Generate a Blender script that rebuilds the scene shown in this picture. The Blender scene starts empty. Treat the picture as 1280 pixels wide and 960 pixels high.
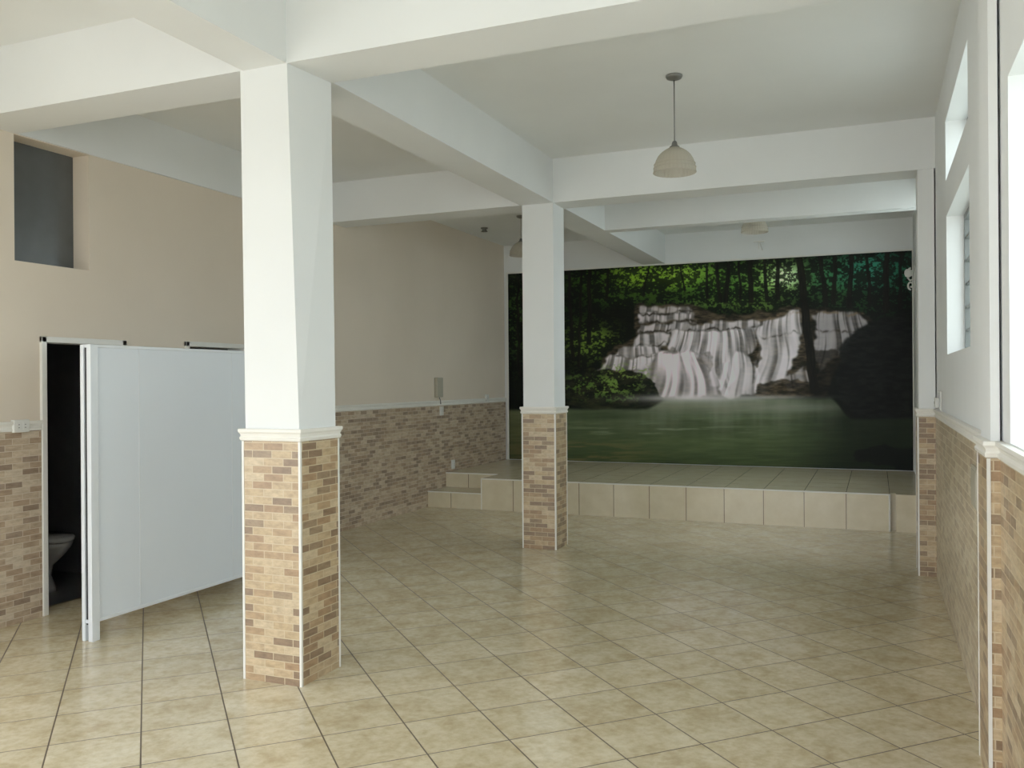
import bpy, bmesh, math, random
import numpy as np
from mathutils import Matrix, Vector
random.seed(3)
scene = bpy.context.scene
scene.view_settings.view_transform = 'Standard'
scene.view_settings.look = 'None'
scene.view_settings.exposure = -0.22
scene.view_settings.gamma = 1.16

def lin(c):
    c = [v/255.0 for v in c]
    return tuple((v/12.92 if v <= 0.04045 else ((v+0.055)/1.055)**2.4) for v in c) + (1.0,)

# ------------------------------------------------------------------ materials
def new_mat(name):
    m = bpy.data.materials.new(name); m.use_nodes = True
    nt = m.node_tree
    return m, nt, nt.nodes['Principled BSDF']

def math_n(nt, op, a, b=None, c=None):
    n = nt.nodes.new('ShaderNodeMath'); n.operation = op
    for i, v in enumerate((a, b, c)):
        if v is None: continue
        if isinstance(v, (int, float)): n.inputs[i].default_value = v
        else: nt.links.new(v, n.inputs[i])
    return n.outputs[0]

def pos_xyz(nt):
    g = nt.nodes.new('ShaderNodeNewGeometry')
    s = nt.nodes.new('ShaderNodeSeparateXYZ')
    nt.links.new(g.outputs['Position'], s.inputs[0])
    return g.outputs['Position'], s.outputs[0], s.outputs[1], s.outputs[2]

def combine(nt, a, b, c=0.0):
    n = nt.nodes.new('ShaderNodeCombineXYZ')
    for i, v in enumerate((a, b, c)):
        if isinstance(v, (int, float)): n.inputs[i].default_value = v
        else: nt.links.new(v, n.inputs[i])
    return n.outputs[0]

def noise(nt, vec, scale, detail=4, rough=0.5):
    n = nt.nodes.new('ShaderNodeTexNoise')
    n.inputs['Scale'].default_value = scale
    n.inputs['Detail'].default_value = detail
    n.inputs['Roughness'].default_value = rough
    nt.links.new(vec, n.inputs['Vector'])
    return n.outputs['Fac']

def ramp(nt, fac, stops, interp='LINEAR'):
    r = nt.nodes.new('ShaderNodeValToRGB')
    r.color_ramp.interpolation = interp
    el = r.color_ramp.elements
    while len(el) < len(stops): el.new(0.5)
    for e, (p, c) in zip(el, stops):
        e.position = p; e.color = lin(c)
    nt.links.new(fac, r.inputs[0])
    return r.outputs[0]

def mixc(nt, fac, a, b, blend='MIX'):
    n = nt.nodes.new('ShaderNodeMix'); n.data_type = 'RGBA'; n.blend_type = blend
    for key, v in ((0, fac), (6, a), (7, b)):
        if isinstance(v, (int, float)): n.inputs[key].default_value = v
        elif isinstance(v, tuple): n.inputs[key].default_value = v
        else: nt.links.new(v, n.inputs[key])
    return n.outputs[2]

def bump(nt, bs, h, strength=0.2, dist=0.01):
    b = nt.nodes.new('ShaderNodeBump')
    b.inputs['Strength'].default_value = strength
    b.inputs['Distance'].default_value = dist
    nt.links.new(h, b.inputs['Height'])
    nt.links.new(b.outputs[0], bs.inputs['Normal'])

def paint(name, c, rough=0.7, var=6, bs_=0.08):
    m, nt, bs = new_mat(name)
    p, x, y, z = pos_xyz(nt)
    f = noise(nt, p, 1.3, 5)
    c2 = tuple(max(0, v-var) for v in c)
    nt.links.new(ramp(nt, f, [(0.3, c2), (0.7, c)]), bs.inputs['Base Color'])
    bs.inputs['Roughness'].default_value = rough
    bump(nt, bs, noise(nt, p, 60, 3), bs_, 0.004)
    return m

def simple(name, c, rough=0.5, metal=0.0, var=5, scale=8):
    m, nt, bs = new_mat(name)
    tc = nt.nodes.new('ShaderNodeTexCoord')
    f = noise(nt, tc.outputs['Object'], scale, 3)
    nt.links.new(ramp(nt, f, [(0.3, tuple(max(0, v-var) for v in c)), (0.7, c)]), bs.inputs['Base Color'])
    bs.inputs['Roughness'].default_value = rough
    bs.inputs['Metallic'].default_value = metal
    return m

def brick_node(nt, vec, w, h, mortar, offset=0.5, smooth=0.1, freq=2):
    b = nt.nodes.new('ShaderNodeTexBrick')
    b.offset = offset; b.offset_frequency = freq
    b.inputs['Color1'].default_value = (0, 0, 0, 1)
    b.inputs['Color2'].default_value = (1, 1, 1, 1)
    b.inputs['Mortar'].default_value = (0.5, 0.5, 0.5, 1)
    b.inputs['Scale'].default_value = 1.0
    b.inputs['Mortar Size'].default_value = mortar
    b.inputs['Mortar Smooth'].default_value = smooth
    b.inputs['Bias'].default_value = 0.0
    b.inputs['Brick Width'].default_value = w
    b.inputs['Row Height'].default_value = h
    nt.links.new(vec, b.inputs['Vector'])
    return b

def mosaic(name, cols, mortar_c, bw=0.128, bh=0.0415):
    m, nt, bs = new_mat(name)
    p, x, y, z = pos_xyz(nt)
    h = math_n(nt, 'ADD', x, y)
    vec = combine(nt, math_n(nt, 'ADD', h, 20.0), math_n(nt, 'ADD', z, 0.004))
    b = brick_node(nt, vec, bw, bh, 0.0024, 0.43)
    n = len(cols)
    col = ramp(nt, b.outputs['Color'], [(i/n, c) for i, c in enumerate(cols)], 'CONSTANT')
    vs = combine(nt, h, math_n(nt, 'MULTIPLY', z, 3.0), x)
    grain = noise(nt, vs, 14, 5, 0.65)
    g = ramp(nt, grain, [(0.3, (200, 195, 190)), (0.65, (255, 255, 255))])
    col = mixc(nt, 0.85, col, g, 'MULTIPLY')
    col = mixc(nt, b.outputs['Fac'], col, lin(mortar_c))
    nt.links.new(col, bs.inputs['Base Color'])
    bs.inputs['Roughness'].default_value = 0.36
    bump(nt, bs, math_n(nt, 'SUBTRACT', 1.0, b.outputs['Fac']), 0.35, 0.003)
    return m

M_mosaic = mosaic('mosaic_tile', [(194, 168, 132), (168, 136, 102), (204, 180, 144), (142, 116, 90),
                                  (196, 170, 132), (180, 150, 114), (154, 130, 102), (208, 186, 152)], (198, 180, 148))
M_mosaic_wall = mosaic('mosaic_tile_wall_lightcast', [(198, 176, 150), (178, 152, 126), (210, 190, 164), (154, 132, 112),
                                  (200, 178, 152), (184, 160, 134), (164, 142, 122), (212, 194, 170)], (206, 190, 168))  # same tile as the columns, lighting's grey-pink cast put into the colours
M_cream = mosaic('mosaic_tile_cream', [(206, 188, 156), (194, 172, 140), (216, 200, 170), (182, 160, 130),
                                  (208, 190, 160), (200, 180, 148), (188, 168, 138), (218, 204, 176)], (222, 212, 190), 0.15, 0.05)
M_white = paint('white_plaster', (234, 236, 236))
M_ceil = paint('ceiling_paint', (236, 238, 237))
M_beige = paint('beige_plaster', (227, 213, 195))
M_trim = simple('white_trim_plaster', (236, 233, 225), 0.5)
M_strip = simple('white_corner_strip', (232, 230, 224), 0.35)
M_panel = paint('partition_laminate', (226, 233, 242), 0.35, 3, 0.0)
M_alu = simple('white_aluminium', (230, 235, 241), 0.35, 0.1)
M_darkgap = simple('gap_shade', (40, 42, 44), 0.6)  # dark colour painted in for the shade between the twin posts
M_plast = simple('white_plastic', (225, 224, 218), 0.35)
M_gray = simple('grey_metal', (120, 120, 118), 0.4, 0.6)
M_dark = simple('dark_grey_paint', (64, 66, 68), 0.5)
M_slot = simple('socket_slot', (25, 25, 25), 0.5)
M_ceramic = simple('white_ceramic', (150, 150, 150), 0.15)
M_frame = simple('window_frame_paint', (96, 100, 98), 0.4)
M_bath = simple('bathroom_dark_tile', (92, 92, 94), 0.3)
M_ground = simple('outdoor_bounce_concrete', (205, 204, 198), 0.9)  # kept pale to bounce daylight up to the ceiling
M_niche = simple('dark_niche_glass', (84, 87, 88), 0.25)
M_boxg = simple('breaker_cover', (176, 170, 152), 0.4)

def glass_mat():
    m, nt, bs = new_mat('window_glass')
    nt.nodes.remove(bs)
    t = nt.nodes.new('ShaderNodeBsdfTransparent'); t.inputs[0].default_value = (0.9, 0.95, 0.94, 1)
    g = nt.nodes.new('ShaderNodeBsdfGlossy'); g.inputs['Roughness'].default_value = 0.05
    mx = nt.nodes.new('ShaderNodeMixShader'); mx.inputs[0].default_value = 0.08
    nt.links.new(t.outputs[0], mx.inputs[1]); nt.links.new(g.outputs[0], mx.inputs[2])
    nt.links.new(mx.outputs[0], nt.nodes['Material Output'].inputs[0])
    return m
M_glass = glass_mat()

def shade_mat():
    m, nt, bs = new_mat('ribbed_glass_shade')
    bs.inputs['Base Color'].default_value = lin((214, 208, 194))
    bs.inputs['Roughness'].default_value = 0.25
    tr = nt.nodes.new('ShaderNodeBsdfTranslucent'); tr.inputs[0].default_value = lin((224, 218, 202))
    tp = nt.nodes.new('ShaderNodeBsdfTransparent')
    m1 = nt.nodes.new('ShaderNodeMixShader'); m1.inputs[0].default_value = 0.4
    m2 = nt.nodes.new('ShaderNodeMixShader'); m2.inputs[0].default_value = 0.30
    nt.links.new(bs.outputs[0], m1.inputs[1]); nt.links.new(tr.outputs[0], m1.inputs[2])
    nt.links.new(m1.outputs[0], m2.inputs[1]); nt.links.new(tp.outputs[0], m2.inputs[2])
    nt.links.new(m2.outputs[0], nt.nodes['Material Output'].inputs[0])
    return m
M_shade = shade_mat()

def floor_mat():
    m, nt, bs = new_mat('floor_ceramic_tile')
    p, x, y, z = pos_xyz(nt)
    T = 0.380
    a = math_n(nt, 'MULTIPLY_ADD', math_n(nt, 'ADD', x, y), 0.70711, 0.038 + T*40)
    b = math_n(nt, 'MULTIPLY_ADD', math_n(nt, 'SUBTRACT', y, x), 0.70711, -4.40 + T*40)
    vec = combine(nt, a, b)
    br = brick_node(nt, vec, T, T, 0.0036, 0.0, 0.05)
    off = nt.nodes.new('ShaderNodeVectorMath'); off.operation = 'MULTIPLY_ADD'
    nt.links.new(br.outputs['Color'], off.inputs[0]); off.inputs[1].default_value = (9, 7, 5)
    nt.links.new(vec, off.inputs[2])
    n1 = noise(nt, off.outputs[0], 5.5, 8, 0.68)
    n2 = noise(nt, off.outputs[0], 26, 5, 0.6)
    c = ramp(nt, n1, [(0.32, (198, 180, 144)), (0.5, (216, 202, 170)), (0.68, (226, 215, 188))])
    g = ramp(nt, n2, [(0.3, (224, 218, 206)), (0.6, (255, 255, 255))])
    c = mixc(nt, 0.7, c, g, 'MULTIPLY')
    t = ramp(nt, br.outputs['Color'], [(0.0, (244, 243, 240)), (1.0, (255, 255, 255))])
    c = mixc(nt, 1.0, c, t, 'MULTIPLY')
    c = mixc(nt, br.outputs['Fac'], c, lin((84, 70, 54)))
    nt.links.new(c, bs.inputs['Base Color'])
    r = math_n(nt, 'MULTIPLY_ADD', n2, 0.14, 0.10)
    r = math_n(nt, 'MULTIPLY_ADD', br.outputs['Fac'], 0.4, r)
    nt.links.new(r, bs.inputs['Roughness'])
    bs.inputs['Specular IOR Level'].default_value = 0.65
    hh = math_n(nt, 'MULTIPLY_ADD', n2, 0.25, math_n(nt, 'SUBTRACT', 1.0, br.outputs['Fac']))
    bump(nt, bs, hh, 0.10, 0.004)
    return m
M_floor = floor_mat()

def grid_tile(name, mode, w, h, ox, oy, c1, c2, grout, rough=0.25, mortar=0.003):
    m, nt, bs = new_mat(name)
    p, x, y, z = pos_xyz(nt)
    if mode == 'xz': vec = combine(nt, math_n(nt, 'ADD', x, 40*w+ox), math_n(nt, 'ADD', z, oy))
    else: vec = combine(nt, math_n(nt, 'ADD', x, 40*w+ox), math_n(nt, 'ADD', y, oy))
    br = brick_node(nt, vec, w, h, mortar, 0.0, 0.05)
    n1 = noise(nt, p, 6, 7, 0.65)
    c = ramp(nt, n1, [(0.3, c1), (0.7, c2)])
    c = mixc(nt, br.outputs['Fac'], c, lin(grout))
    nt.links.new(c, bs.inputs['Base Color'])
    bs.inputs['Roughness'].default_value = rough
    bump(nt, bs, math_n(nt, 'SUBTRACT', 1.0, br.outputs['Fac']), 0.15, 0.003)
    return m
M_riser = grid_tile('stage_riser_tile', 'xz', 0.427, 0.5, -0.119, 0.05, (214, 200, 168), (226, 214, 186), (112, 92, 70), 0.25, 0.004)
M_stage = grid_tile('stage_top_tile', 'xy', 0.427, 0.427, -0.119, -10.03+0.427*30, (206, 193, 162), (218, 207, 180), (124, 108, 86), 0.2)

# ------------------------------------------------------------------ mesh helpers
def box(bm, x0, x1, y0, y1, z0, z1, mi=0):
    vs = [bm.verts.new(p) for p in ((x0,y0,z0),(x1,y0,z0),(x1,y1,z0),(x0,y1,z0),(x0,y0,z1),(x1,y0,z1),(x1,y1,z1),(x0,y1,z1))]
    fs = []
    for q in ((0,3,2,1),(4,5,6,7),(0,1,5,4),(1,2,6,5),(2,3,7,6),(3,0,4,7)):
        f = bm.faces.new([vs[i] for i in q]); f.material_index = mi; fs.append(f)
    return fs

def bbox_bevel(bm, x0,x1,y0,y1,z0,z1, mi=0, r=0.005, seg=2):
    fs = box(bm, x0,x1,y0,y1,z0,z1,mi)
    es = list({e for f in fs for e in f.edges})
    res = bmesh.ops.bevel(bm, geom=es, offset=r, segments=seg, affect='EDGES', profile=0.5)
    for f in res['faces']: f.material_index = mi

def finish(bm, name, mats, parent=None, smooth=False):
    me = bpy.data.meshes.new(name)
    bmesh.ops.recalc_face_normals(bm, faces=bm.faces)
    bm.to_mesh(me); bm.free()
    for m in mats: me.materials.append(m)
    if smooth:
        for p in me.polygons: p.use_smooth = True
    o = bpy.data.objects.new(name, me)
    scene.collection.objects.link(o)
    if parent: o.parent = parent
    return o

def empty(name, loc=(0,0,0)):
    e = bpy.data.objects.new(name, None); e.location = loc
    scene.collection.objects.link(e); return e

def ring_stack(bm, rings, mi=0, cap=True):
    prev = None; first = None
    for r in rings:
        vs = [bm.verts.new(p) for p in r]
        if prev:
            n = len(vs)
            for i in range(n):
                f = bm.faces.new((prev[i], prev[(i+1)%n], vs[(i+1)%n], vs[i])); f.material_index = mi
        else: first = vs
        prev = vs
    if cap:
        f = bm.faces.new(first[::-1]); f.material_index = mi
        f = bm.faces.new(prev); f.material_index = mi

def lathe(bm, prof, cx, cy, n=32, mi=0, rib=0.0, ribn=0, cap=False):
    rings = []
    for r, z in prof:
        rings.append([(cx + (r*(1+rib*math.cos(ribn*2*math.pi*i/n)))*math.cos(2*math.pi*i/n),
                       cy + (r*(1+rib*math.cos(ribn*2*math.pi*i/n)))*math.sin(2*math.pi*i/n), z) for i in range(n)])
    ring_stack(bm, rings, mi, cap)

def tube(bm, pts, r, n=8, mi=0):
    pts = [Vector(p) for p in pts]
    rings = []
    for i, p in enumerate(pts):
        d = (pts[min(i+1, len(pts)-1)] - pts[max(i-1, 0)]).normalized()
        a = d.orthogonal().normalized() if i == 0 else (a - a.dot(d)*d).normalized()
        b = d.cross(a)
        rings.append([tuple(p + r*(math.cos(t)*a + math.sin(t)*b)) for t in [2*math.pi*k/n for k in range(n)]])
    ring_stack(bm, rings, mi)

# ------------------------------------------------------------------ key dimensions
XL, XR = -5.35, 0.450
YB, YF = 12.62, -3.0
ZC = 3.71; ZB = 3.295
CAP0, CAP1 = 1.29, 1.356
Y1a, Y1b = 3.85, 4.21
Y2a, Y2b = 7.86, 8.19
CXa, CXb = -3.18, -2.805

bm = bmesh.new(); box(bm, XL-0.2, XR+0.2, YF-0.2, YB+0.2, -0.15, 0.0); finish(bm, 'floor', [M_floor])
bm = bmesh.new(); box(bm, XL-0.2, XR+0.2, YF-0.2, YB+0.2, ZC, ZC+0.15); finish(bm, 'ceiling', [M_ceil])
bm = bmesh.new(); box(bm, -40, 40, -40, 50, -0.35, -0.2); finish(bm, 'ground_outside', [M_ground])  # unseen plane, added to bounce daylight into the room

def wall_holes(name, axis, a0, a1, u0, u1, z0, z1, holes, mat):
    us = sorted({u0, u1, *[h[0] for h in holes], *[h[1] for h in holes]})
    zs = sorted({z0, z1, *[h[2] for h in holes], *[h[3] for h in holes]})
    bm = bmesh.new()
    for i in range(len(us)-1):
        for j in range(len(zs)-1):
            uc, zc = (us[i]+us[i+1])/2, (zs[j]+zs[j+1])/2
            if any(h[0] < uc < h[1] and h[2] < zc < h[3] for h in holes): continue
            if axis == 'x': box(bm, a0, a1, us[i], us[i+1], zs[j], zs[j+1])
            else: box(bm, us[i], us[i+1], a0, a1, zs[j], zs[j+1])
    bmesh.ops.remove_doubles(bm, verts=bm.verts, dist=1e-5)
    bm.verts.index_update(); seen = {}
    for f in bm.faces: seen.setdefault(frozenset(v.index for v in f.verts), []).append(f)
    dead = [f for fs in seen.values() if len(fs) > 1 for f in fs]
    if dead: bmesh.ops.delete(bm, geom=dead, context='FACES')
    return finish(bm, name, [mat])

D1 = (4.41, 5.09, 0.0, 1.905); D2 = (5.79, 6.49, 0.0, 1.925); NI = (4.19, 4.80, 2.44, 3.29)
LIGHT_OPENING = (-2.0, 2.4, 0.0, 2.6)  # unseen opening, added so side light brightens the right wall
WL = wall_holes('wall_left', 'x', XL-0.17, XL, YF, YB, 0, ZC, [D1, D2, NI, LIGHT_OPENING], M_beige)
W1 = (5.16, 6.75, 2.96, 3.37); W2 = (5.12, 6.72, 1.765, 2.71); W3 = (0.3, 3.66, 1.362, 2.70)
W4 = (-2.6, -0.4, 1.362, 2.70); W5 = (8.6, 11.3, 1.62, 2.71); W6 = (8.6, 11.3, 2.85, 3.40)  # all out of view, added to bring in more daylight
WR = wall_holes('wall_right', 'x', XR, XR+0.2, YF, YB, 0, ZC, [W1, W2, W3, W4, W5, W6], M_white)
wall_holes('wall_back', 'y', YB, YB+0.2, XL-0.17, XR+0.2, 0, ZC, [], M_white)
wall_holes('wall_front', 'y', YF-0.2, YF, XL-0.17, XR+0.2, 0, ZC, [(-4.6, -0.2, 0.0, 2.75)], M_white)

# ------------------------------------------------------------------ beams
def beam(x0, x1, y0, y1, z0=ZB, z1=ZC):
    bm = bmesh.new(); box(bm, x0, x1, y0, y1, z0, z1)
    return finish(bm, 'ceiling_beam', [M_white])
beam(XL, XR, Y1a, Y1b)
beam(XL, XR, Y2a, Y2b)
beam(CXa+0.02, -2.875, YF, Y1a)
beam(CXa+0.02, -2.822, Y1b, Y2a)
beam(CXa+0.03, CXb-0.01, Y2b, YB)
beam(CXb-0.01, XR, 9.56, 9.74)
beam(XL, XL+0.02, Y1b, Y2a)
beam(XL, XL+0.02, YF, Y1a)

# ------------------------------------------------------------------ columns
def column(name, x0, x1, y0, y1, ztop, ins=0.012, top=None):
    bm = bmesh.new()
    a = [(x0+ins, y0+ins), (x1-ins, y0+ins), (x1-ins, y1-ins), (x0+ins, y1-ins)]
    t = top or a
    ring_stack(bm, [[(x, y, CAP1-0.01) for x, y in a], [(x, y, ztop) for x, y in t]], 0)
    box(bm, x0, x1, y0, y1, 0, CAP0, 1)
    prof = [(0.0, CAP0), (0.009, CAP0+0.004), (0.012, CAP0+0.018), (0.006, CAP0+0.026), (0.010, CAP0+0.040), (0.017, CAP0+0.050), (0.017, CAP1-0.003), (0.014, CAP1)]
    ring_stack(bm, [[(x0-o, y0-o, z), (x1+o, y0-o, z), (x1+o, y1+o, z), (x0-o, y1+o, z)] for o, z in prof], 2)
    for cx, cy in ((x0, y0), (x1, y0), (x1, y1), (x0, y1)):
        sx = 1 if cx == x0 else -1; sy = 1 if cy == y0 else -1
        xs = sorted((cx-sx*0.003, cx+sx*0.010)); ys = sorted((cy-sy*0.003, cy+sy*0.010))
        box(bm, xs[0], xs[1], ys[0], ys[1], 0, CAP0-0.001, 3)
    return finish(bm, name, [M_white, M_mosaic, M_trim, M_strip])
column('column', CXa, CXb, Y1a, Y1b, ZB, top=[(-3.178, Y1a+.002), (-2.872, Y1a+.002), (-2.835, Y1b-.004), (-3.15, Y1b-.004)])
column('column', CXa+0.025, CXb-0.01, Y2a, Y2b, ZB)
column('wall_pilaster', 0.305, XR+0.001, Y2a, Y2b, ZC)
column('wall_pilaster', 0.395, XR+0.001, Y1a, Y1b, ZC)

# ------------------------------------------------------------------ wainscots with cap moulding
def wainscot_x(name, X, side, y0, y1, mat, parent, holes=()):
    segs = []; cur = y0
    for h in sorted(holes):
        segs.append((cur, h[0])); cur = h[1]
    segs.append((cur, y1))
    bm = bmesh.new()
    for a, b in segs:
        if b-a < 0.01: continue
        xs = sorted((X, X+side*0.012)); box(bm, xs[0], xs[1], a, b, 0, CAP0, 0)
        prof = [(0.0, CAP0), (0.02, CAP0), (0.022, CAP0+0.015), (0.014, CAP0+0.026), (0.02, CAP0+0.04), (0.03, CAP0+0.05), (0.03, CAP1), (0.0, CAP1)]
        ring_stack(bm, [[(X+side*o, yy, z) for o, z in prof] for yy in (a, b)], 1)
    return finish(bm, name, [mat, M_trim], parent)
wainscot_x('wainscot_tiles', XL, 1, YF, YB, M_mosaic_wall, WL, [(LIGHT_OPENING[0], LIGHT_OPENING[1]), (D1[0]-0.035, D1[1]+0.035), (D2[0]-0.035, D2[1]+0.035)])
wainscot_x('wainscot_tiles_cream', XR, -1, Y1b, Y2a, M_cream, WR)
wainscot_x('wainscot_tiles_near', XR, -1, YF, Y1a, M_mosaic, WR)
wainscot_x('wainscot_tiles_far', XR, -1, Y2b, 9.9, M_mosaic, WR)

# ------------------------------------------------------------------ doors + bathrooms
def door_frame(name, d):
    y0, y1, z0, z1 = d
    bm = bmesh.new()
    for a, b in ((y0-0.033, y0+0.008), (y1-0.008, y1+0.033)):
        bbox_bevel(bm, XL-0.165, XL+0.022, a, b, 0, z1+0.033, 0, 0.004)
    bbox_bevel(bm, XL-0.165, XL+0.022, y0-0.033, y1+0.033, z1-0.008, z1+0.033, 0, 0.004)
    root = empty(name)
    finish(bm, 'frame', [M_strip], root)
    bm = bmesh.new()
    bbox_bevel(bm, XL-0.17-0.60, XL-0.18, y0+0.012, y0+0.045, 0.01, z1-0.02, 0, 0.003)
    for zz in ((0.15, 0.85), (1.0, 1.75)):
        bbox_bevel(bm, XL-0.17-0.54, XL-0.26, y0+0.044, y0+0.050, zz[0], zz[1], 0, 0.002)
    tube(bm, [(XL-0.72, y0+0.045, 1.0), (XL-0.72, y0+0.09, 1.0), (XL-0.63, y0+0.09, 1.0)], 0.009, 8, 1)
    finish(bm, 'leaf', [M_dark, M_gray], root)
door_frame('door_1', D1); door_frame('door_2', D2)

x0, x1 = -7.1, XL-0.171
def slab(name, *a):
    bm = bmesh.new(); box(bm, *a); finish(bm, name, [M_bath])
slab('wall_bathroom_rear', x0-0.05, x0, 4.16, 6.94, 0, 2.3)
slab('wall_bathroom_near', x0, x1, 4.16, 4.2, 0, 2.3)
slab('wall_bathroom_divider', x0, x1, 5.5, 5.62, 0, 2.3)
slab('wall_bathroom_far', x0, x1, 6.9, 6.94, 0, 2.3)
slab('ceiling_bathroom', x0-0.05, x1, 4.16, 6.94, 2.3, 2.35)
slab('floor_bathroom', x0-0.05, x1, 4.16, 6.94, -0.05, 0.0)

def toilet(cx, cy):
    root = empty('toilet')
    def oval(rx, ry, ox, z, n=28):
        return [(cx+ox+rx*math.cos(2*math.pi*i/n)*(1.12 if math.cos(2*math.pi*i/n) > 0 else 0.9), cy+ry*math.sin(2*math.pi*i/n), z) for i in range(n)]
    bm = bmesh.new()
    ring_stack(bm, [oval(.15,.10,-.05,0), oval(.14,.095,-.05,.03), oval(.11,.08,-.06,.12), oval(.12,.09,-.05,.2), oval(.18,.14,-.02,.28), oval(.22,.175,0,.35), oval(.23,.185,0,.385), oval(.225,.18,0,.395), oval(.16,.13,0,.39), oval(.13,.10,0,.30), oval(.06,.05,-.02,.24)])
    finish(bm, 'bowl', [M_ceramic], root, True)
    bm = bmesh.new()
    ring_stack(bm, [oval(.235,.19,0,.396), oval(.24,.195,0,.405), oval(.24,.195,0,.425), oval(.225,.18,0,.435)])
    finish(bm, 'lid', [M_ceramic], root, True)
    bm = bmesh.new()
    bbox_bevel(bm, cx-.43, cx-.24, cy-.19, cy+.19, .38, .74, 0, .025, 3)
    bbox_bevel(bm, cx-.44, cx-.23, cy-.2, cy+.2, .74, .775, 0, .012, 3)
    bbox_bevel(bm, cx-.40, cx-.12, cy-.12, cy+.12, 0.0, .385, 0, .03, 3)
    lathe(bm, [(.02,.775),(.02,.785),(.015,.79)], cx-.33, cy, 16, 0, cap=True)
    finish(bm, 'tank', [M_ceramic], root)
toilet(-6.0, 4.92)

bm = bmesh.new()
box(bm, XL-0.169, XL-0.160, NI[0], NI[1], NI[2], NI[3], 0)
box(bm, XL-0.160, XL-0.150, NI[0], NI[0]+0.02, NI[2], NI[3], 1)
box(bm, XL-0.160, XL-0.150, NI[0]+0.02, NI[1], NI[2], NI[2]+0.01, 1)
finish(bm, 'window_4', [M_niche, M_dark])

# ------------------------------------------------------------------ partition screen
root = empty('privacy_partition')
bm = bmesh.new()
PX = -4.52
bbox_bevel(bm, PX-0.055, PX-0.004, 4.07, 6.62, 0.12, 1.835, 0, 0.003)
finish(bm, 'panel', [M_panel], root)
bm = bmesh.new()
for yy in (4.075, 6.58):
    bbox_bevel(bm, PX-0.075, PX-0.048, yy-0.03, yy+0.03, 0, 1.85, 0, 0.003)
    bbox_bevel(bm, PX-0.022, PX+0.012, yy-0.03, yy+0.03, 0, 1.85, 0, 0.003)
    box(bm, PX-0.05, PX-0.02, yy-0.018, yy+0.02, 0.10, 1.845, 1)  # dark filler standing in for shade in the post gap
bbox_bevel(bm, PX-0.065, PX+0.004, 4.05, 6.6, 1.832, 1.852, 0, 0.003)
bbox_bevel(bm, PX-0.065, PX+0.004, 4.05, 6.6, 0.112, 0.134, 0, 0.003)
for yy in (4.45, 5.36):
    box(bm, PX-0.0045, PX-0.002, yy-0.003, yy+0.003, 0.134, 1.832, 0)
finish(bm, 'frame', [M_alu, M_darkgap], root)

# ------------------------------------------------------------------ stage
root = empty('stage_platform')
SZ = 0.39
bm = bmesh.new()
def block(bm, x0, x1, y0, y1, z0, z1):
    fs = box(bm, x0, x1, y0, y1, z0, z1, 0); fs[1].material_index = 1
block(bm, -4.58, 0.12, 10.03, YB-0.001, 0, SZ)
block(bm, 0.12, 0.18, 10.13, YB-0.001, 0, SZ)
block(bm, 0.18, XR-0.001, 10.03, YB-0.001, 0, SZ)
block(bm, XL+0.013, -4.58, 10.03, 10.55, 0, 0.2)
block(bm, XL+0.013, -4.58, 10.55, YB-0.001, 0, SZ)
finish(bm, 'platform', [M_riser, M_stage], root)
bm = bmesh.new()
bbox_bevel(bm, -4.585, 0.125, 10.022, 10.034, SZ-0.012, SZ+0.003, 0, 0.002)
bbox_bevel(bm, XL+0.013, -4.58, 10.022, 10.034, 0.19, 0.203, 0, 0.002)
bbox_bevel(bm, XL+0.013, -4.58, 10.542, 10.554, SZ-0.012, SZ+0.003, 0, 0.002)
bbox_bevel(bm, 0.108, 0.126, 10.022, 10.035, 0, SZ, 0, 0.002)
bbox_bevel(bm, -4.586, -4.574, 10.022, 10.035, 0, SZ, 0, 0.002)
finish(bm, 'nosing', [M_trim], root)

# ------------------------------------------------------------------ mural (flat printed picture, painted per vertex)
MX0, MX1, MZ0, MZ1 = -5.27, 0.437, 0.40, 3.27
NX, NZ = 1100, 560
gx = np.linspace(MX0, MX1, NX); gz = np.linspace(MZ0, MZ1, NZ)
GX, GZ = np.meshgrid(gx, gz)
S, C, FF = math.sin(math.radians(22.5)), math.cos(math.radians(22.5)), 1100.0
YM = YB-0.03
dep = -S*GX + C*YM; rgt = C*GX + S*YM
px = 640 + FF*rgt/dep; py = 477 - FF*(GZ-1.6)/dep
rng = np.random.RandomState(7)
TAB = rng.rand(512, 512)
def vn(x, y, s=0):
    x = x + s*37.7; y = y + s*91.3
    xi = np.floor(x).astype(int); yi = np.floor(y).astype(int)
    fx = x-xi; fy = y-yi; fx = fx*fx*(3-2*fx); fy = fy*fy*(3-2*fy)
    a = TAB[yi % 512, xi % 512]; b = TAB[yi % 512, (xi+1) % 512]
    c = TAB[(yi+1) % 512, xi % 512]; d = TAB[(yi+1) % 512, (xi+1) % 512]
    return (a*(1-fx)+b*fx)*(1-fy) + (c*(1-fx)+d*fx)*fy
def fbm(x, y, o=4, s=0):
    t = 0; amp = 0.5; tot = 0
    for i in range(o):
        t = t + amp*vn(x*2**i, y*2**i, s+i); tot += amp; amp *= 0.55
    return t/tot
def sst(a, b, x):
    t = np.clip((x-a)/(b-a), 0, 1); return t*t*(3-2*t)
def blur(m, k=1):
    for _ in range(k):
        m = (np.roll(m, 1, 0)+2*m+np.roll(m, -1, 0))/4
        m = (np.roll(m, 1, 1)+2*m+np.roll(m, -1, 1))/4
    return m
def poly(pts, X, Y):
    ins = np.zeros(X.shape, bool); n = len(pts)
    for i in range(n):
        x1, y1 = pts[i]; x2, y2 = pts[(i+1) % n]
        if y1 == y2: continue
        ins ^= ((y1 > Y) != (y2 > Y)) & (X < (x2-x1)*(Y-y1)/(y2-y1)+x1)
    return ins.astype(float)
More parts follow.
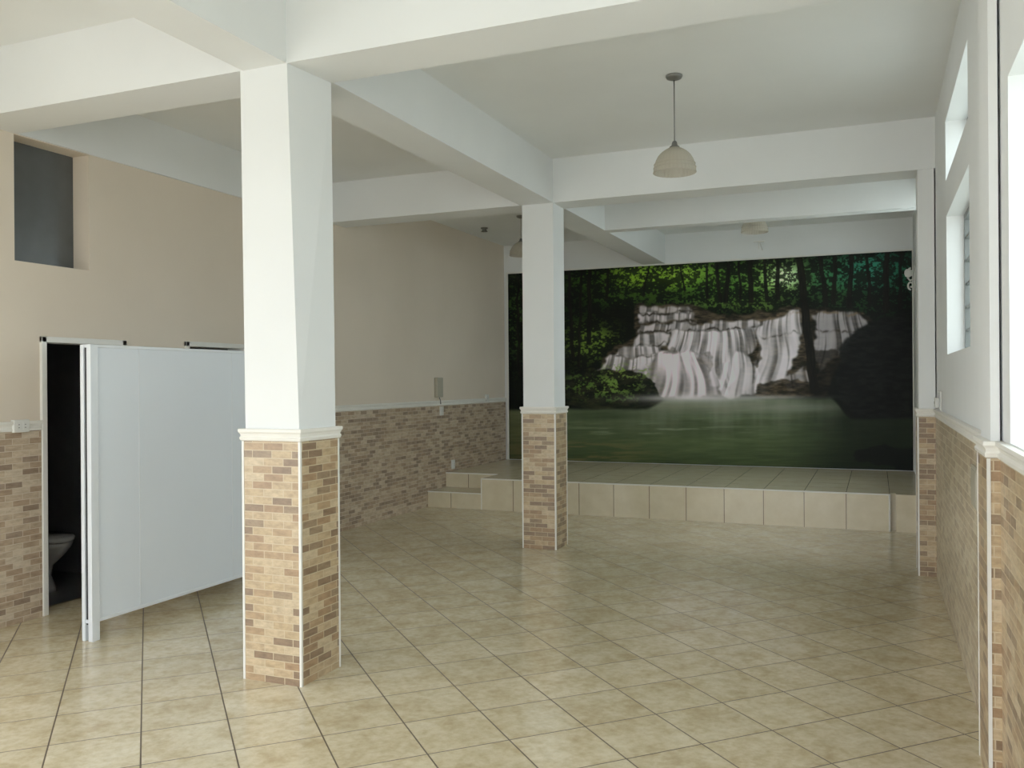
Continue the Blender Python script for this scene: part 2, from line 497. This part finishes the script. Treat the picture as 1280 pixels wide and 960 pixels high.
def blob(cx, cy, rx, ry):
    return np.exp(-(((px-cx)/rx)**2+((py-cy)/ry)**2))
img = np.zeros(px.shape+(3,))
img[:] = (8, 10, 8)
def over(mask, col):
    global img
    m = mask[..., None]
    img = img*(1-m) + np.asarray(col, float)*m
n_leaf = fbm(px/8.0, py/6.0, 4, 1)
n_leaf2 = fbm(px/2.6, py/1.9, 3, 5)
leaf = sst(0.48, 0.63, n_leaf*0.5+n_leaf2*0.5)
n_big = fbm(px/40., py/30., 3, 9)
for cx, cy, rx, ry, col, st in [
    (835,350,60,17,(100,146,34),1.0),(790,345,26,13,(116,156,40),.95),(862,346,35,11,(146,186,58),1.0),(775,372,40,12,(44,72,20),.65),
    (915,358,55,24,(60,106,34),.9),(975,350,38,20,(116,162,72),1.0),(984,348,18,11,(226,240,198),1.0),(1045,350,40,24,(46,100,56),.8),(1095,342,42,20,(42,118,94),.9),(1128,350,20,30,(28,78,56),.6),
    (738,428,32,22,(92,118,40),.85),(722,380,30,30,(22,42,14),.5),(735,350,34,12,(40,68,20),.6),(660,365,28,20,(28,48,20),.55),(645,405,15,50,(42,64,26),.6),
    (1080,385,50,16,(22,50,26),.55),(905,380,60,8,(70,98,38),.85),(960,386,30,6,(68,92,38),.8),(830,372,50,8,(38,60,20),.7),(1040,378,40,10,(36,60,28),.5)]:
    b = blob(cx, cy, rx, ry)
    over(np.clip(b*st*0.22, 0, 1), np.array(col)*.7)
    over(np.clip(b*1.3, 0, 1)*leaf*st, np.array(col)*1.15)
def trunk(x0, y0, x1, y1, w, a=.95, col=(13,11,9)):
    t = np.clip((py-y0)/(y1-y0), 0, 1)
    cx = x0+(x1-x0)*t + (vn(py/18., py*0+x0, 3)-.5)*3
    ww = w*(0.85+0.3*t)
    m = sst(ww/2+.9, ww/2-.7, np.abs(px-cx))*sst(y0-1, y0+1, py)*sst(y1+3, y1-3, py)
    over(m*a, np.array(col)*(0.7+0.9*vn(px/1.6, py/9., 80))[..., None])
for t in ((738,338,736,432,5),(728,338,724,460,3),(712,340,716,450,4),(898,330,900,380,4),(912,330,908,382,5),(925,328,926,378,3),(940,328,938,382,6),(958,326,960,380,4),(972,325,972,378,5),
          (1028,322,1032,392,6),(1045,322,1044,384,5),(1066,320,1062,390,6),(1085,320,1088,384,4),(1110,318,1108,394,7),(1128,318,1126,390,4),(885,334,884,376,3),(760,338,758,376,3),(660,345,658,420,5),(648,345,649,470,3),(812,332,806,372,2),(850,330,856,366,2)):
    trunk(*t)
trunk(1020,395,1052,322,3)
Xd = px + (fbm(px/14, py/14, 3, 20)-.5)*16; Yd = py + (fbm(px/16, py/10, 3, 24)-.5)*12
rock = blur(poly([(794,384),(868,379),(900,394),(1000,388),(1075,392),(1096,410),(1070,440),(1040,470),(1030,498),(830,500),(800,474),(744,466),(762,440),(795,422)], Xd, Yd), 9)
rn = sst(.25,.8,fbm(px/11, py/3.4, 4, 30))
rd = (1-.55*sst(1000, 1030, px))
over(rock, np.stack([(26+54*rn)*rd, (23+44*rn)*rd, (19+34*rn)*rd], -1))
def curtain(pts, st, cx=None, fan=0.0, seed=0, fine=2.0, col=(238,227,234), soft=9):
    m = blur(poly(pts, Xd, Yd), soft)
    y0 = min(p[1] for p in pts)
    if cx is None: cx = sum(p[0] for p in pts)/len(pts)
    xs = (px-cx)/(1+fan*np.clip((py-y0)/30., 0, 3)) + 2*np.sin(py/13.+seed)
    s = 0.55*vn(xs/fine, py/60., 50+seed) + 0.45*vn(xs/(fine*3.0), py/40., 60+seed)
    s = sst(0.08, 0.72, s)
    lip = np.exp(-np.clip(Yd-y0, 0, 99)/7.)
    a = st*(0.38+0.54*s+0.12*lip)
    shade = (0.72+0.28*sst(.15,.9,s))[..., None]
    over(np.clip(m*a, 0, 1), np.array(col)*shade)
def ledge(x0, y0, x1, y1, th=2.0, a=.7, col=(34,27,22)):
    t = np.clip((px-x0)/(x1-x0), 0, 1)
    yy = y0+(y1-y0)*t+(fbm(px/9., px*0+y0, 3, 11)-.5)*9
    m = np.exp(-((py-yy)/th)**2)*sst(x0-3, x0+3, px)*sst(x1+3, x1-3, px)
    over(m*a*(.25+.75*sst(.3,.7,fbm(px/6., py/6., 2, 14))), col)
curtain([(800,386),(864,383),(868,391),(800,393)], .75, 830, .0, 1)
curtain([(798,394),(870,391),(872,402),(800,404)], .9, 830, .0, 2)
ledge(798,393,868,391,1.5,.8); ledge(798,404,905,403,2.0,.85)
curtain([(800,406),(880,404),(945,402),(948,414),(880,414),(842,416),(798,418)], .88, 860, .05, 12)
ledge(800,416,945,413,1.6,.8)
curtain([(800,420),(838,418),(836,432),(796,434)], .9, 820, .1, 3)
curtain([(782,432),(832,432),(826,446),(772,446)], .95, 815, .2, 13)
curtain([(762,446),(822,446),(806,464),(744,464)], 1.0, 800, .2, 14)
ledge(796,433,836,431,1.3,.6); ledge(770,447,826,446,1.3,.6)
curtain([(840,416),(946,413),(946,432),(934,458),(922,474),(908,486),(888,480),(880,450),(838,442)], 1.05, 885, .18, 4, 1.9)
ledge(842,440,884,446,1.6,.5)
curtain([(796,468),(824,443),(858,438),(882,448),(896,475),(912,498),(812,499),(802,484)], 1.1, 846, .35, 6, 3.0, (242,228,236), 12)
curtain([(893,468),(925,442),(950,452),(952,480),(944,498),(902,498)], 1.0, 925, .3, 7)
curtain([(948,404),(1002,392),(1004,414),(996,446),(984,468),(966,490),(934,498),(950,460)], 1.0, 985, .3, 8)
curtain([(1018,396),(1068,392),(1084,408),(1062,424),(1046,446),(1022,468),(1018,430)], .66, 1050, .2, 9, 1.7)
curtain([(975,474),(1008,460),(1020,482),(985,494)], .6, 995, .2, 10)
ledge(948,402,1002,391,1.8,.7,(120,98,78)); ledge(1018,394,1080,396,1.8,.7,(120,98,78)); ledge(950,424,1000,418,1.4,.5); ledge(1018,416,1072,416,1.6,.7)
for pts, a in (([(946,484),(962,477),(1000,475),(1028,486),(1026,499),(950,499)], .85), ([(944,428),(953,434),(951,462),(944,456)], .7),
               ([(872,446),(884,440),(890,456),(886,470)], .35), ([(1003,440),(1046,440),(1046,478),(1008,466)], .75),([(838,440),(846,434),(850,440),(830,446)],.45)):
    over(blur(poly(pts, Xd, Yd), 5)*a, np.stack([(26+54*rn)*rd, (23+42*rn)*rd, (18+32*rn)*rd], -1))
bank = blur(poly([(706,470),(740,462),(790,466),(815,476),(824,494),(838,510),(800,514),(740,514),(700,508)], Xd, Yd), 4)
over(bank*.95, np.stack([10+26*rn, 12+24*rn, 8+16*rn], -1))
for cx, cy, rx, ry, col in ((758,484,40,12,(110,142,60)),(783,466,26,8,(120,148,64)),(728,478,18,9,(70,98,40)),(770,498,30,5,(60,86,36))):
    over(np.clip(blob(cx,cy,rx,ry)*1.5,0,1)*leaf*.95, col)
rk = blur(poly([(1048,432),(1075,412),(1110,396),(1150,388),(1150,534),(1100,532),(1062,522),(1046,500)], Xd, Yd), 14)
over(rk*.93, np.stack([7+13*rn, 8+13*rn, 8+12*rn], -1))
# pool with soft reflections of the falls
wl = 500 + 12*sst(838, 805, px) + 26*sst(1036, 1066, px) + 4*(n_big-.5)
pool = sst(-2.5, 3.5, py-wl)
rip = fbm(px/30., py/2.6, 4, 70)
d = np.clip((py-500)/90., 0, 1)[..., None]
pc = np.array((84,96,70))*(1-d) + np.array((56,66,40))*d
pc = pc*(0.76+0.44*rip[..., None])
lx = sst(720, 640, px)[..., None]; pc = pc*(1-.35*lx) + np.array((72,56,36))*.35*lx
rx_ = (sst(950, 1080, px))[..., None]; pc = pc*(1-.78*rx_) + np.array((16,24,16))*.5*rx_
over(pool, pc)
vr = fbm(px/16., py/90., 3, 77)
over(pool*blob(890,505,130,34)*.6*sst(.25,.8,vr), (140,142,124))
over(pool*blob(905,511,120,10)*.5, (138,138,122))
over(pool*blob(990,512,60,5)*.35, (150,152,144))
over(pool*blob(760,520,60,8)*.5, (34,44,26))
over(pool*blob(870,556,130,14)*.30, (92,108,64))
over(pool*blob(720,566,80,13)*.55*sst(.4,.6,rip), (118,94,60))
over(pool*blob(820,540,90,8)*.4*sst(.5,.7,rip), (156,162,136))
over(blob(868,499,66,4)*.85, (232,222,228))
over(blob(960,499,60,2.5)*.5, (200,194,190))
over(blob(880,502,80,8)*.30, (204,200,196))
over(blur(poly([(1070,566),(1100,560),(1150,566),(1150,596),(1068,576)], Xd, Yd), 6)*.9, (10,13,10))
trunk(1000,322,1018,494,10)
over(blob(1018,491,16,7)*.85, (16,14,11))
img = np.clip(img + np.array((1,2,1)), 0, 255)
c01 = np.clip(img/255., 0, 1)
cl = np.where(c01 <= 0.04045, c01/12.92, ((c01+0.055)/1.055)**2.4)
me = bpy.data.meshes.new('print')
nv = NX*NZ
co = np.stack([GX, np.full_like(GX, YM), GZ], -1).reshape(-1)
me.vertices.add(nv); me.vertices.foreach_set('co', co.astype(np.float32))
idx = np.arange(nv).reshape(NZ, NX)
q = np.stack([idx[:-1,:-1], idx[:-1,1:], idx[1:,1:], idx[1:,:-1]], -1).reshape(-1)
nf = (NX-1)*(NZ-1)
me.loops.add(nf*4); me.loops.foreach_set('vertex_index', q.astype(np.int32))
me.polygons.add(nf); me.polygons.foreach_set('loop_start', np.arange(0, nf*4, 4, dtype=np.int32))
me.update(calc_edges=True)
at = me.color_attributes.new('print_colour', 'FLOAT_COLOR', 'POINT')
rgba = np.concatenate([cl, np.ones(cl.shape[:2]+(1,))], -1).astype(np.float32).reshape(-1)
at.data.foreach_set('color', rgba)
m, nt, bs = new_mat('mural_print')
a = nt.nodes.new('ShaderNodeAttribute'); a.attribute_name = 'print_colour'
mul = mixc(nt, 1.0, a.outputs['Color'], (1.3, 1.3, 1.3, 1), 'MULTIPLY')
nt.links.new(mul, bs.inputs['Base Color'])
bs.inputs['Roughness'].default_value = 0.5
bs.inputs['Specular IOR Level'].default_value = 0.12
me.materials.append(m)
root = empty('waterfall_mural')
o = bpy.data.objects.new('print', me); scene.collection.objects.link(o); o.parent = root
bm = bmesh.new()
box(bm, MX0, MX1, YM+0.001, YB-0.001, MZ0, MZ1, 0)
for xa, xb, z0, z1 in ((MX0-0.03, MX0, MZ0-0.008, MZ1+0.02), (MX1, MX1+0.012, MZ0-0.008, MZ1+0.02), (MX0, MX1, MZ1, MZ1+0.02)):
    bbox_bevel(bm, xa, xb, YM-0.012, YB-0.001, z0, z1, 0, 0.003)
finish(bm, 'frame', [M_strip], root)

# ------------------------------------------------------------------ pendants
def pendant(cx, cy, zbot, zc=ZC):
    root = empty('pendant_lamp')
    R = 0.144; k = 0.84
    prof = [(R*1.0, 0), (R*1.0, .012), (R*.985, .035), (R*.95, .07), (R*.88, .105), (R*.77, .14), (R*.62, .168), (R*.44, .19), (R*.30, .203), (R*.22, .21)]
    prof = [(r, z*k) for r, z in prof]
    bm = bmesh.new()
    outer = [(r, zbot+z) for r, z in prof]
    inner = [(r-0.005, zbot+z-0.002 if z > 0 else zbot) for r, z in prof[::-1]]
    lathe(bm, outer+inner, cx, cy, 128, 0, 0.02, 32)
    for z0, r in ((0.004, R), (0.035, R*.985), (0.06, R*.955)):
        pts = [(cx+(r+.002)*math.cos(t), cy+(r+.002)*math.sin(t), zbot+z0) for t in [2*math.pi*j/48 for j in range(49)]]
        tube(bm, pts, 0.0035, 6)
    finish(bm, 'shade', [M_shade], root, True)
    bm = bmesh.new()
    lathe(bm, [(.034, zbot+.172), (.034, zbot+.182), (.022, zbot+.190), (.016, zbot+.215), (.008, zbot+.222)], cx, cy, 24, 0, cap=True)
    tube(bm, [(cx, cy, zbot+.218), (cx, cy, zc-.02)], 0.004, 8)
    lathe(bm, [(.016, zc-.035), (.05, zc-.022), (.058, zc-.008), (.058, zc)], cx, cy, 28, 0, cap=True)
    finish(bm, 'fitting', [M_gray], root, True)
    bm = bmesh.new()
    lathe(bm, [(.012, zbot+.175), (.014, zbot+.15), (.03, zbot+.115), (.032, zbot+.09), (.022, zbot+.065), (.006, zbot+.056)], cx, cy, 20, 0, cap=True)
    finish(bm, 'bulb', [M_plast], root, True)
pendant(-1.28, 6.06, 3.035)
pendant(-1.25, 10.15, 3.25)
pendant(-4.17, 10.4, 3.20)

# ------------------------------------------------------------------ windows in right wall
def window(name, w, xg, nbars, ncol, fr=0.035):
    y0, y1, z0, z1 = w
    root = empty(name)
    bm = bmesh.new()
    for a, b, c, d in ((y0, y0+fr, z0, z1), (y1-fr, y1, z0, z1), (y0+fr, y1-fr, z0, z0+fr), (y0+fr, y1-fr, z1-fr, z1)):
        box(bm, xg-.018, xg+.018, a, b, c, d)
    for i in range(1, ncol):
        yy = y0+(y1-y0)*i/ncol; box(bm, xg-.014, xg+.014, yy-.014, yy+.014, z0+fr, z1-fr)
    for i in range(1, nbars):
        zz = z0+(z1-z0)*i/nbars; box(bm, xg-.010, xg+.010, y0+fr, y1-fr, zz-.008, zz+.008)
    finish(bm, 'frame', [M_frame], root)
    bm = bmesh.new(); box(bm, xg+.011, xg+.014, y0+.01, y1-.01, z0+.01, z1-.01)
    finish(bm, 'glass', [M_glass], root)
window('window_1', W1, 0.60, 1, 3)
window('window_2', W2, 0.575, 6, 4)
window('window_3', W3, 0.62, 1, 3)
window('added_window_5', W4, 0.62, 1, 3)  # behind the camera, added to let in more light
window('added_window_6', W5, 0.575, 6, 4)  # unseen, added to light the stage and far left wall
window('added_window_7', W6, 0.60, 1, 3)  # unseen upper row, added for the same back light

# ------------------------------------------------------------------ small fittings
def outlet_left(y, z, name='wall_outlet', w=0.12, h=0.075, X=XL):
    bm = bmesh.new()
    bbox_bevel(bm, X, X+0.034, y-w/2, y+w/2, z-h/2, z+h/2, 0, 0.006)
    for dy in (-w*.2, w*.2):
        bbox_bevel(bm, X+0.034, X+0.037, y+dy-w*.14, y+dy+w*.14, z-h*.3, z+h*.3, 0, 0.001)
        for dz in (-.01, .01): box(bm, X+0.037, X+0.0375, y+dy-.003, y+dy+.003, z+dz-.003, z+dz+.003, 1)
    finish(bm, name, [M_plast, M_slot])
outlet_left(4.21, 1.325, w=0.12, h=0.085)
outlet_left(11.9, 1.36, w=0.09, h=0.10)
bm = bmesh.new()
bbox_bevel(bm, XL, XL+.05, 10.25, 10.42, 1.40, 1.66, 0, .008)
bbox_bevel(bm, XL+.05, XL+.054, 10.28, 10.39, 1.44, 1.62, 0, .002)
tube(bm, [(XL+.035, 10.33, 1.40), (XL+.045, 10.34, 1.36), (XL+.04, 10.36, 1.31)], .006, 8, 1)
finish(bm, 'intercom_panel', [M_boxg, M_gray])
outlet_left(10.42, 1.22, 'wall_switch', 0.08, 0.12)
outlet_left(10.75, 0.48, 'wall_outlet', 0.08, 0.12)
bm = bmesh.new()
bbox_bevel(bm, XR-.024, XR-.012, 4.62, 4.86, 0.98, 1.18, 0, .004)
bbox_bevel(bm, XR-.027, XR-.024, 4.64, 4.84, 1.00, 1.16, 0, .001)
finish(bm, 'breaker_box', [M_boxg])
bm = bmesh.new()
bbox_bevel(bm, XR-.03, XR, 7.62, 7.74, 1.37, 1.45, 0, .006)
box(bm, XR-.031, XR-.03, 7.66, 7.70, 1.40, 1.42, 1)
finish(bm, 'wall_outlet', [M_plast, M_slot])
bm = bmesh.new()
tube(bm, [(XR-.012, 7.2, 1.36), (XR-.012, 7.2, 1.50), (XR-.012, 7.55, 1.50)], .006)
finish(bm, 'cable_conduit', [M_plast])
bm = bmesh.new()
lathe(bm, [(.05, ZC), (.05, ZC-.012), (.03, ZC-.02), (.028, ZC-.035), (.045, ZC-.05), (.045, ZC-.055)], -4.95, 11.0, 24, 0, cap=True)
finish(bm, 'ceiling_spotlight', [M_gray], smooth=True)
bm = bmesh.new()
tube(bm, [(-1.45, YB, 3.40), (-1.45, YB-.25, 3.46), (-1.45, YB-.4, 3.46)], .007)
tube(bm, [(-1.52, YB-.4, 3.46), (-1.38, YB-.4, 3.46)], .009)
tube(bm, [(-1.45, YB-.4, 3.46), (-1.45, YB-.4, 3.36)], .006)
finish(bm, 'picture_light', [M_plast])
bm = bmesh.new()
sy, sz = 11.9, 2.83
bbox_bevel(bm, XR-.015, XR, sy-.05, sy+.05, sz-.16, sz+.16, 0, .006)
pts = []
for k in range(22):
    t = k/21*2.2*math.pi; r = .055*(1-k/30)
    pts.append((XR-.05-r*math.sin(t)*.7, sy, sz+.08+r*math.cos(t)))
tube(bm, pts, .01)
pts = [(p[0], sy, 2*sz-p[2]) for p in pts]; tube(bm, pts, .01)
tube(bm, [(XR-.01, sy, sz), (XR-.06, sy, sz-.02), (XR-.09, sy, sz+.02)], .01)
lathe(bm, [(.012, sz+.02), (.035, sz+.035), (.045, sz+.07), (.04, sz+.10), (.025, sz+.12)], XR-.08, sy, 18, 0, cap=True)
finish(bm, 'wall_sconce', [M_plast], smooth=True)

# ------------------------------------------------------------------ daylight
w = bpy.data.worlds.new('sky'); scene.world = w; w.use_nodes = True
bg = w.node_tree.nodes['Background']
bg.inputs[0].default_value = (0.925, 0.97, 1.0, 1); bg.inputs[1].default_value = 5.6
sun = bpy.data.lights.new('sun', 'SUN'); sun.energy = 1.8; sun.angle = 0.02; sun.color = (1.0, 0.98, 0.95)
so = bpy.data.objects.new('sun', sun); scene.collection.objects.link(so)
so.rotation_euler = Vector((0.0, 0.55, -0.835)).to_track_quat('-Z', 'Y').to_euler()
so.location = (0, -12, 15)

# ------------------------------------------------------------------ camera
cam = bpy.data.cameras.new('camera'); co_ = bpy.data.objects.new('camera', cam)
scene.collection.objects.link(co_)
cam.sensor_width = 36; cam.lens = 36*1100/1280.0
cam.shift_y = -3/1280.0
cam.clip_start = 0.05
roll = math.radians(-0.42)
Mx = Matrix.Rotation(math.radians(22.5), 4, 'Z') @ Matrix.Rotation(math.radians(90), 4, 'X') @ Matrix.Rotation(roll, 4, 'Z')
Mx.translation = Vector((0, 0, 1.6))
co_.matrix_world = Mx
scene.camera = co_
